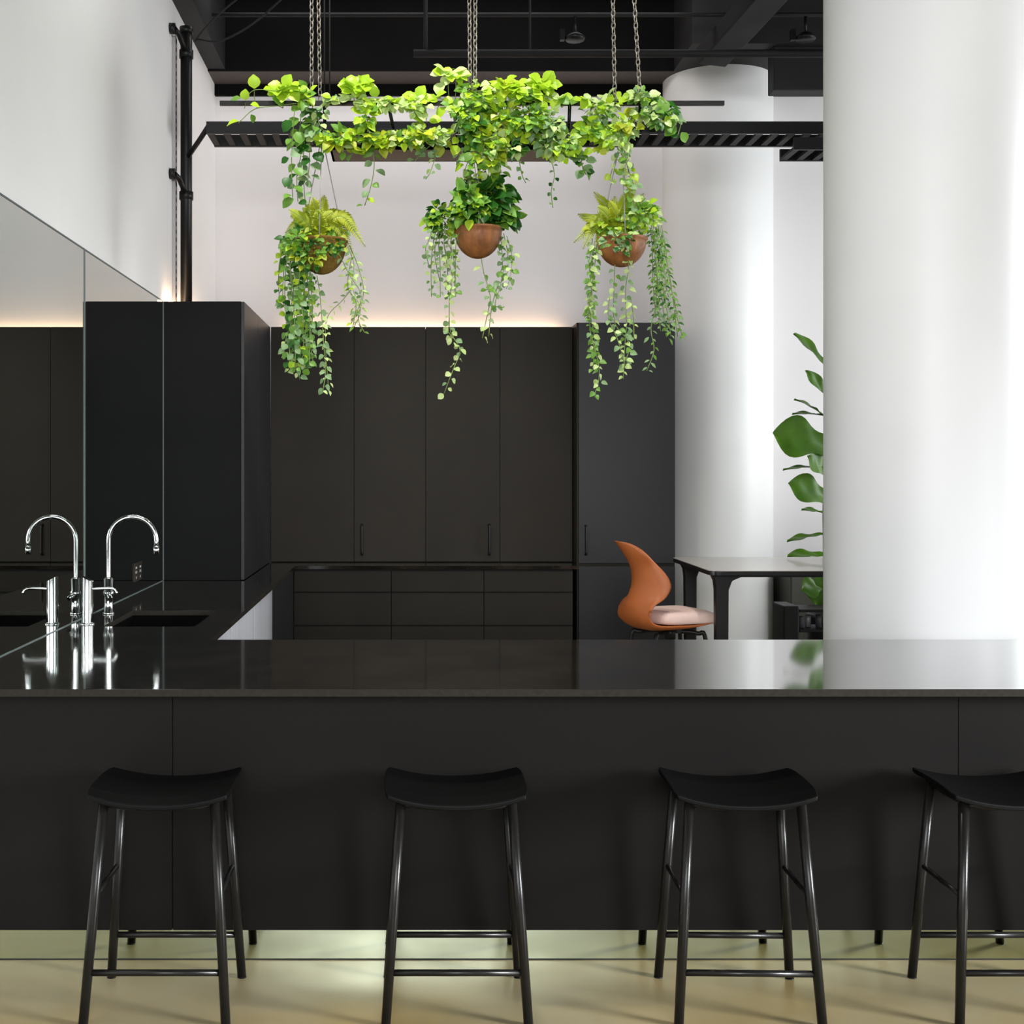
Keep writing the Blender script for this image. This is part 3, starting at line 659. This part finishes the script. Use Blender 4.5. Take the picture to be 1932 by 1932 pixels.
# ---------------------------------------------------------------- foliage
def rv(a=1.0): return Vector((random.uniform(-a, a), random.uniform(-a, a), random.uniform(-a, a)))
def leaf(b, base, d, L, Wd, nrm, mi, shape='round'):
    d = Vector(d).normalized(); nrm = Vector(nrm); s = d.cross(nrm)
    if s.length < 1e-3: s = d.orthogonal()
    s.normalize(); n = s.cross(d).normalized()
    prof_ = {'round': (.12, .80, 1.0, .80, .10), 'heart': (.50, 1.0, .95, .62, .08), 'slim': (.2, .8, 1.0, .6, .03)}[shape]
    vs = []
    for i, ww in enumerate(prof_):
        t = i/4; c = base+d*(L*t)-n*(.22*L*t*t)
        vs += [c-s*(ww*Wd/2)+n*(.16*Wd*ww), c, c+s*(ww*Wd/2)+n*(.16*Wd*ww)]
    fs = [(i*3+j, i*3+j+1, i*3+j+4, i*3+j+3) for i in range(4) for j in (0, 1)]
    b.add(vs, fs, mi, True)
def vine(b, pts, d, size, ms, gap=.75, shape='round', spread=1.0, jit=.02, stem_mi=0, dj=.04, full=1):
    """trailing stem through points (px, py) at distance d, leaves alternating along it"""
    dd = d+random.uniform(-dj, dj)
    q = [P(x, y, dd+random.uniform(-jit, jit)) for x, y in pts]; q = smooth(q, 8)
    b.tube([p for p in q[::2]]+[q[-1]], .0022, 4, stem_mi, caps=False)
    S = size*1.02*dd/F; acc = 0; side = 1
    for i in range(len(q)-1):
        sg = q[i+1]-q[i]; L = sg.length; pos = 0
        while acc+(L-pos) >= gap*.8*S:
            pos += gap*.8*S-acc; acc = 0; p = q[i]+sg*(pos/L); side = -side
            for _ in range(full):
                t = sg.normalized(); out = (Vector((side*random.uniform(.4, 1)*spread, random.uniform(-.9, .5), 0))+t*.5+Vector((0, 0, random.uniform(-.5, .35)))).normalized()
                sc = S*random.uniform(.65, 1.2); pe = p+out*(sc*random.uniform(.05, .5))
                leaf(b, pe, out+rv(.25), sc, sc*(.95 if shape == 'round' else .8 if shape == 'heart' else .5), Vector((random.uniform(-.5, .5), -.7, random.uniform(.1, 1.0))), random.choice(ms), shape)
        acc += L-pos
def clump(b, cpx, cpy, rx, ry, d, n, size, ms, shape='heart', rd=.10):
    size *= .84
    for _ in range(int(n*1.45)):
        while True:
            v = rv()
            if v.length <= 1: break
        v = v*(.55+.45*v.length)
        p = P(cpx+v.x*rx, cpy-v.z*ry, d+v.y*rd); s = size*d/F*random.uniform(.65, 1.2)
        out = (Vector((v.x, v.y-.3, v.z*.6))+rv(.5)).normalized()
        leaf(b, p, out+Vector((0, 0, -.3)), s, s*.85, Vector((random.uniform(-.4, .4), -.8, random.uniform(.2, 1.1))), random.choice(ms), shape)
def frond(b, p0, p1, sag, wpx, d, mi, stem_mi=0):
    a = P(*p0, d); c = P(*p1, d+random.uniform(-.12, .06)); m_ = a.lerp(c, .5)+Vector((0, 0, sag))
    q = smooth([a, m_, c], 9); b.tube(q[::2]+[q[-1]], .0018, 4, stem_mi, caps=False); W_ = wpx*d/F
    for i in range(1, len(q)):
        t = (q[i]-q[i-1]).normalized(); s = t.cross(Vector((random.uniform(-.2, .2), -1, .4))).normalized(); tt = i/(len(q)-1)
        L = W_*math.sin(min(1, .25+tt*.72)*PI)**.7+.004
        for k in (-1, 1):
            for h_ in (0, .5): leaf(b, q[i-1].lerp(q[i], h_), s*k+t*.55, L, L*.30, Vector((0, -1, .5)), mi, 'slim')
FM = [M['stem'], M['lime'], M['mid'], M['dark'], M['pale'], M['grey_green'], M['fern']]
LIME, MID, DARK, PALE, GG, FERN = 1, 2, 3, 4, 5, 6
def basket(name, lab, cx_, top, bot, rpx, d, m, hang):
    c = P(cx_, top, d); R_ = rpx*d/F; hh = (bot-top)*d/F
    r_ = thing(name, lab, 'hanging plant', (c.x, d, c.z-hh), 'hanging basket plants')
    pr = [(R_*math.sin(a), -hh*math.cos(a)) for a in [PI/2*i/10 for i in range(11)]]
    pr = [(max(r, .001), z) for r, z in pr]+[(R_+.008, .004), (R_+.006, .014), (R_-.012, .012), (R_-.02, -.02), (0.001, -.012)]
    MB().lathe(c, pr[:13], 36).build('bowl', m, r_)
    MB().lathe(c, [(R_-.004, .010), (R_-.02, -.005), (.5*R_, .012), (.001, .018)], 28).build('soil', M['soil'], r_)
    hp = Vector((c.x, d, hang))
    for k in range(3):
        a = 2*PI*k/3+.5; MB().tube([hp, c+Vector((R_*math.cos(a), R_*math.sin(a), .01))], .0028, 6).build('hanger_wire', M['wire'], r_)
    MB().tube([hp-Vector((0,0,.005)), hp+Vector((0,0,.03))], .006, 8).build('hook', M['metal_black'], r_)
    return r_
BD = 6.34
# ---- left basket
r_ = basket('hanging_basket', 'mossy hanging bowl with yellow-green fern and thick trailing vines, leftmost of three', 607, 458, 518, 47, BD, M['coir'], bz2-.02)
b = MB()
for p1, sg in (((590, 372), .02), ((612, 368), .02), ((570, 400), .03), ((548, 408), .05), ((538, 440), .08), ((628, 400), .03), ((650, 402), .06), ((672, 432), .10), ((690, 466), .14), ((666, 480), .14), ((640, 430), .06), ((600, 395), 0), ((575, 430), .05), ((655, 455), .10), ((580, 385), .02), ((560, 470), .12), ((680, 450), .12), ((545, 395), .02)):
    frond(b, (605+random.uniform(-18, 18), 452), p1, sg, 15, BD, FERN)
clump(b, 605, 440, 50, 22, BD, 60, 18, [FERN, FERN, MID, LIME]); clump(b, 560, 455, 28, 30, BD-.05, 60, 17, [LIME, MID, MID, DARK])
clump(b, 585, 478, 34, 30, BD-.13, 50, 15, [DARK, MID, FERN], rd=.03); clump(b, 625, 465, 30, 14, BD-.13, 24, 14, [DARK, FERN, MID], rd=.02)
b.build('fern_foliage', FM, r_)
for i in range(13):
    x = 532+i*4.6; ln = random.choice((560, 600, 640, 675, 700))
    pts = [(x+8, 445+random.uniform(-8, 14)), (x+random.uniform(-6, 2), 500), (x+random.uniform(-6, 6), 560), (x+random.uniform(-4, 6), (560+ln)/2+10), (x+random.uniform(-6, 8), ln+20)]
    vb = MB(); vine(vb, pts, BD-.02, 13, [MID, MID, LIME, GG, DARK], .85, dj=.09); vb.build('trailing_vine', FM, r_)
for pts, ms in ((((560, 640), (572, 670), (560, 690), (566, 716)), [PALE, GG, LIME]), (((545, 620), (536, 660), (552, 685), (538, 702)), [LIME, PALE, GG]), (((655, 462), (668, 500), (664, 540), (680, 585), (668, 618)), [GG, MID, PALE]), (((660, 462), (678, 510), (686, 552), (676, 600), (688, 628)), [MID, GG, PALE]),
                (((640, 480), (660, 520), (682, 560), (662, 612)), [GG, PALE]), (((668, 540), (645, 568), (618, 598), (614, 650), (620, 738)), [PALE, GG]), (((598, 520), (604, 560), (610, 640), (614, 700), (609, 738)), [GG, GG, PALE]), (((582, 500), (590, 580), (585, 640), (592, 690)), [PALE, MID, GG]), (((664, 480), (656, 540), (672, 570), (666, 615)), [LIME, PALE])):
    vb = MB(); vine(vb, pts, BD-.04, 12, ms, .8, 'heart' if pts[0][0] < 600 else 'slim'); vb.build('trailing_vine', FM, r_)
# ---- middle basket
r_ = basket('hanging_basket', 'smooth copper hanging bowl with dense dark green ivy, middle of three', 902, 436, 488, 45, BD, M['copper'], bz2-.02)
b = MB()
clump(b, 915, 385, 52, 48, BD, 190, 30, [DARK, DARK, DARK, MID]); clump(b, 885, 385, 26, 42, BD-.08, 50, 24, [MID, LIME, MID]); clump(b, 835, 410, 34, 30, BD-.02, 90, 20, [MID, LIME, MID, DARK]); clump(b, 960, 410, 16, 24, BD, 26, 24, [MID, DARK])
clump(b, 905, 345, 40, 18, BD, 40, 20, [MID, LIME, PALE])
b.build('ivy_foliage', FM, r_)
for i in range(8):
    x = 806+i*8; ln = random.choice((500, 530, 560))
    vb = MB(); vine(vb, [(x+12, 425), (x+random.uniform(-5, 5), 455), (x+random.uniform(-6, 6), (440+ln)/2), (x+random.uniform(-6, 8), ln)], BD-.02, 9.5, [PALE, GG, GG, PALE, MID], 1.05, dj=.08); vb.build('trailing_vine', FM, r_)
for pts, ms, g_ in ((((840, 470), (852, 520), (848, 570), (850, 625), (868, 660), (858, 690), (848, 715), (838, 742)), [PALE, GG, PALE], 1.0), (((848, 600), (846, 625), (858, 640), (870, 662)), [PALE, GG], .8), (((950, 440), (958, 480), (955, 520), (930, 542), (912, 548)), [MID, GG], .7), (((956, 445), (966, 485), (962, 525), (955, 545)), [GG, MID, PALE], .9),
                  (((908, 488), (914, 520), (925, 560), (918, 600), (910, 638)), [PALE, GG, MID], 1.5), (((942, 530), (930, 570), (925, 600), (922, 635)), [GG, PALE], 1.3), (((952, 500), (944, 540), (934, 575), (950, 580)), [GG, MID], 1.1), (((945, 450), (948, 500), (940, 520)), [MID, GG], .9)):
    vb = MB(); vine(vb, pts, BD-.04, 12, ms, g_); vb.build('trailing_vine', FM, r_)
# ---- right basket
r_ = basket('hanging_basket', 'brown hanging bowl with fern fronds and long vines down its right side, rightmost of three', 1173, 455, 504, 46, BD, M['copper'], bz2-.02)
b = MB()
for p1, sg in (((1120, 362), .02), ((1128, 390), .03), ((1100, 412), .04), ((1090, 404), .02), ((1082, 458), .10), ((1110, 440), .06), ((1190, 350), .02), ((1202, 340), .02), ((1150, 380), .02), ((1248, 392), .04), ((1100, 470), .12), ((1160, 370), .0), ((1140, 400), .02), ((1215, 365), .02), ((1125, 470), .10)):
    frond(b, (1170+random.uniform(-20, 18), 448), p1, sg, 15, BD, FERN)
clump(b, 1155, 425, 46, 28, BD, 70, 18, [FERN, FERN, MID, LIME]); clump(b, 1212, 405, 32, 32, BD-.04, 80, 19, [PALE, LIME, MID]); clump(b, 1170, 455, 36, 26, BD-.14, 40, 14, [PALE, MID, GG, DARK], rd=.02)
b.build('fern_foliage', FM, r_)
for i in range(8):
    t = i/7; x = 1226+22*t; x2 = 1240+44*t; ln = random.choice((560, 600, 625, 635))
    vb = MB(); vine(vb, [(x, 425), (x+5+3*t, 470), (x+(x2-x)*.5+random.uniform(-4, 4), 530), (x+(x2-x)*(ln-430)/200, ln)], BD-.02, 11.5, [DARK, MID, MID, GG], .62, 'slim', dj=.08); vb.build('trailing_vine', FM, r_)
for pts, ms, g_ in ((((1122, 455), (1114, 510), (1118, 570), (1113, 620), (1128, 680), (1130, 715), (1122, 744)), [MID, GG, MID, PALE], .65), (((1126, 460), (1120, 520), (1112, 580), (1122, 640), (1118, 700)), [MID, MID, PALE], .7), (((1118, 450), (1112, 500), (1116, 560), (1108, 600)), [MID, GG], .7), (((1180, 455), (1186, 500), (1180, 550), (1182, 610), (1178, 660), (1176, 715)), [PALE, PALE, GG], .75), (((1160, 500), (1158, 560), (1160, 610), (1188, 650), (1175, 690)), [PALE, GG, MID], .9),
                  (((1150, 560), (1148, 600), (1165, 640), (1180, 690)), [PALE, GG], .9), (((1232, 500), (1238, 570), (1228, 620), (1234, 660), (1220, 700)), [MID, GG], .8), (((1272, 560), (1278, 600), (1288, 636)), [MID, GG], .7), (((1190, 560), (1195, 600), (1196, 640)), [PALE, GG], .9)):
    vb = MB(); vine(vb, pts, BD-.04, 12, ms, g_, 'slim' if pts[0][0] > 1220 else 'heart'); vb.build('trailing_vine', FM, r_)

# ---- plants sitting on the shelf
def shelf_plant(lab, c, vines, clumps, discs=()):
    q = P(c[0], c[1], 6.32); r_ = thing('trailing_plant', lab, 'plant', (q.x, 6.32, q.z), 'trailing plants along the hanging shelf')
    if clumps:
        b = MB()
        for cl in clumps: clump(b, *cl)
        b.build('foliage', FM, r_)
    for (x, y, sz, nn) in discs:
        vb = MB(); vb.tube(smooth([P(x+random.uniform(-6, 6), 205, 6.30), P(x, (y+205)/2, 6.29), P(x, y+4, 6.27)], 4), .002, 4, 0, caps=False)
        for i in range(nn): 
            a = -.3+i*PI/max(1, nn-1) if nn > 1 else PI/2
            leaf(vb, P(x+5*math.cos(a), y+2-5*math.sin(a)*.6, 6.27), Vector((math.cos(a), -.35, .25+.4*math.sin(a))), sz*6.27/F, sz*.98*6.27/F, Vector((random.uniform(-.2, .2), -.9, .5)), 1, 'round')
        vb.build('leaf_stalk', FM, r_)
    for v in vines:
        pts, size, ms = v[:3]; kw = dict(gap=.8); kw.update(v[3] if len(v) > 3 else {})
        vb = MB(); vine(vb, pts, 6.27, size, ms, **kw); vb.build('trailing_vine', FM, r_)
shelf_plant('sparse round-leaved lime vine reaching past the left end of the shelf', (560, 200),
    [(((620, 196), (560, 180), (520, 172), (480, 170), (462, 188)), 26, [LIME, LIME, MID], {'gap': 1.5}), (((560, 195), (520, 200), (480, 206), (450, 232)), 22, [LIME, MID], {'gap': 1.3}),
     (((572, 190), (566, 240), (568, 290), (560, 330), (562, 380)), 22, [MID, DARK, GG, MID], {'gap': .6}), (((556, 205), (552, 260), (550, 310), (552, 372)), 22, [DARK, MID, DARK], {'gap': 1.0}), (((590, 200), (584, 250), (584, 300), (580, 350)), 22, [GG, MID, DARK], {'gap': .6}), (((575, 260), (572, 310), (574, 360), (578, 400)), 13, [GG, PALE], {'gap': .8})],
    [(538, 167, 20, 12, 6.28, 12, 30, [LIME], 'round', .03), (578, 180, 16, 16, 6.3, 14, 24, [LIME, MID]), (590, 230, 14, 26, 6.3, 22, 22, [MID, DARK, GG])], [(536, 166, 26, 3), (556, 170, 24, 2), (480, 168, 25, 1), (463, 190, 20, 1)])
shelf_plant('pale variegated vine with round lime leaves lying along the left half of the shelf', (700, 215),
    [(((610, 185), (660, 190), (710, 190), (760, 198), (800, 215)), 20, [PALE, PALE, LIME], {'gap': .38}), (((620, 260), (670, 266), (720, 262), (780, 262), (840, 268)), 24, [LIME, MID, FERN, PALE], {'gap': .32}), (((600, 250), (640, 262), (680, 258), (735, 262)), 24, [LIME, PALE, MID], {'gap': .34}),
     (((690, 210), (700, 270), (706, 310), (700, 350), (688, 388)), 17, [MID, GG, LIME], {'gap': 1.0}), (((640, 265), (660, 285), (700, 280), (720, 262)), 19, [LIME, FERN, MID], {'gap': .45}), (((700, 190), (690, 220), (694, 250)), 24, [LIME, MID], {'gap': .5}), (((640, 182), (610, 200), (600, 225), (612, 250)), 18, [PALE, GG], {'gap': .5})],
    [(740, 196, 70, 10, 6.27, 46, 19, [PALE, PALE, LIME]), (780, 262, 60, 16, 6.25, 60, 19, [LIME, PALE, FERN, MID]), (673, 167, 22, 14, 6.26, 14, 30, [LIME], 'round', .03), (690, 220, 16, 20, 6.25, 18, 22, [LIME, MID]), (640, 262, 32, 15, 6.25, 40, 22, [LIME, FERN, MID]), (715, 265, 26, 14, 6.25, 30, 22, [FERN, LIME])], [(668, 168, 27, 2), (682, 166, 26, 3), (692, 212, 26, 3), (705, 200, 22, 2)])
shelf_plant('dense bright green vine spilling over the middle of the shelf above the copper bowl', (900, 240),
    [(((x, 180+(i % 3)*20), (x+random.uniform(-8, 8), 230), (x+random.uniform(-8, 8), 280), (x+random.uniform(-8, 8), 305+(i*17) % 40)), 18, ms, {'gap': .5}) for i, (x, ms) in enumerate(((872, [MID, LIME, GG]), (884, [MID, DARK, LIME]), (896, [MID, MID, LIME]), (908, [LIME, PALE, MID]), (920, [LIME, FERN, PALE]), (932, [FERN, LIME, PALE]), (944, [LIME, PALE, MID])))]
    + [(((860, 250), (830, 262), (800, 285), (782, 305)), 13, [GG, PALE], {'gap': .8}), (((850, 262), (825, 290), (812, 325), (803, 338)), 12, [PALE, GG], {'gap': 1.0}), (((800, 190), (830, 186), (858, 200), (870, 230)), 22, [PALE, LIME, PALE], {'gap': .45}), (((770, 180), (790, 215), (780, 250)), 18, [PALE, LIME], {'gap': .5})],
    [(875, 205, 30, 22, 6.24, 40, 19, [PALE, LIME, MID]), (960, 225, 40, 30, 6.26, 70, 19, [MID, LIME, FERN, PALE]), (850, 140, 18, 13, 6.26, 14, 26, [LIME, PALE], 'round', .03), (900, 178, 36, 26, 6.28, 60, 22, [LIME, MID, PALE]), (960, 166, 40, 13, 6.28, 40, 24, [LIME, FERN, LIME]), (890, 230, 24, 40, 6.25, 60, 20, [MID, LIME, GG, DARK]), (925, 280, 30, 40, 6.25, 90, 18, [LIME, PALE, FERN, MID]), (800, 250, 36, 14, 6.25, 40, 21, [LIME, PALE, FERN]), (790, 195, 26, 12, 6.26, 24, 20, [LIME, PALE])], [(846, 140, 26, 2), (860, 140, 24, 2), (788, 186, 25, 3), (805, 226, 24, 2), (830, 190, 22, 2)])
shelf_plant('leafy lime vine right of the shelf centre with one thin dangling strand', (1030, 230),
    [(((960, 190), (1000, 178), (1040, 182), (1080, 190), (1120, 188)), 22, [LIME, MID, LIME, PALE], {'gap': .36}), (((960, 250), (1000, 262), (1040, 270), (1090, 290), (1100, 320)), 20, [MID, LIME, PALE, GG], {'gap': .36}), (((1040, 210), (1032, 250), (1038, 290), (1046, 330), (1040, 360), (1043, 392)), 8, [DARK, GG, MID], {'gap': 1.6}),
     (((985, 270), (980, 300), (985, 330), (992, 345)), 10, [GG, MID], {'gap': 1.1}), (((1060, 250), (1085, 285), (1106, 330)), 18, [MID, GG, DARK], {'gap': .5}), (((1110, 260), (1080, 262), (1060, 300)), 18, [PALE, LIME], {'gap': .5})],
    [(1025, 162, 16, 14, 6.26, 14, 27, [LIME], 'round', .03), (1000, 225, 40, 26, 6.25, 90, 21, [LIME, MID, LIME, GG]), (960, 280, 30, 16, 6.26, 40, 18, [DARK, MID, PALE]), (1050, 270, 42, 26, 6.25, 90, 18, [LIME, PALE, MID, GG]), (1115, 242, 24, 13, 6.24, 24, 26, [LIME, LIME, MID], 'round'), (1000, 185, 30, 12, 6.26, 24, 21, [LIME, MID]), (1045, 230, 16, 36, 6.22, 30, 18, [PALE, GG])], [(1018, 162, 26, 2), (1030, 160, 26, 3), (955, 166, 25, 2), (945, 230, 26, 3), (1112, 244, 28, 3), (1128, 250, 26, 2), (1000, 235, 25, 2), (1075, 186, 15, 2)])
shelf_plant('pale mixed vine at the right end of the shelf trailing down to the right-hand bowl', (1200, 220),
    [(((1100, 196), (1140, 190), (1175, 186), (1215, 184), (1250, 190)), 20, [PALE, LIME, MID], {'gap': .4}), (((1212, 180), (1200, 220), (1186, 260), (1184, 310), (1196, 350)), 16, [PALE, GG, LIME], {'gap': .45}), (((1200, 200), (1176, 240), (1150, 262), (1120, 285)), 17, [PALE, FERN, LIME], {'gap': .4}), (((1190, 230), (1172, 280), (1158, 310), (1150, 340)), 13, [PALE, LIME], {'gap': .9}),
     (((1240, 180), (1256, 200), (1244, 230)), 22, [MID, LIME, DARK], {'gap': .6}), (((1255, 195), (1270, 225), (1284, 232), (1278, 258)), 22, [MID, DARK, GG], {'gap': .6}), (((1186, 290), (1178, 330), (1190, 370), (1200, 390)), 15, [PALE, GG, MID], {'gap': .5}), (((1172, 240), (1160, 265), (1178, 300)), 15, [PALE, GG], {'gap': .6})],
    [(1150, 255, 40, 26, 6.25, 44, 18, [LIME, PALE, MID]), (1250, 215, 30, 26, 6.25, 36, 19, [MID, DARK, PALE]), (1130, 215, 30, 22, 6.26, 30, 18, [PALE, GG, MID]), (1205, 180, 16, 14, 6.27, 20, 20, [MID, GG, PALE]), (1180, 238, 22, 26, 6.25, 26, 20, [FERN, PALE, LIME]), (1225, 215, 20, 22, 6.25, 24, 20, [PALE, MID, GG]), (1140, 200, 30, 10, 6.26, 22, 19, [LIME, PALE])])
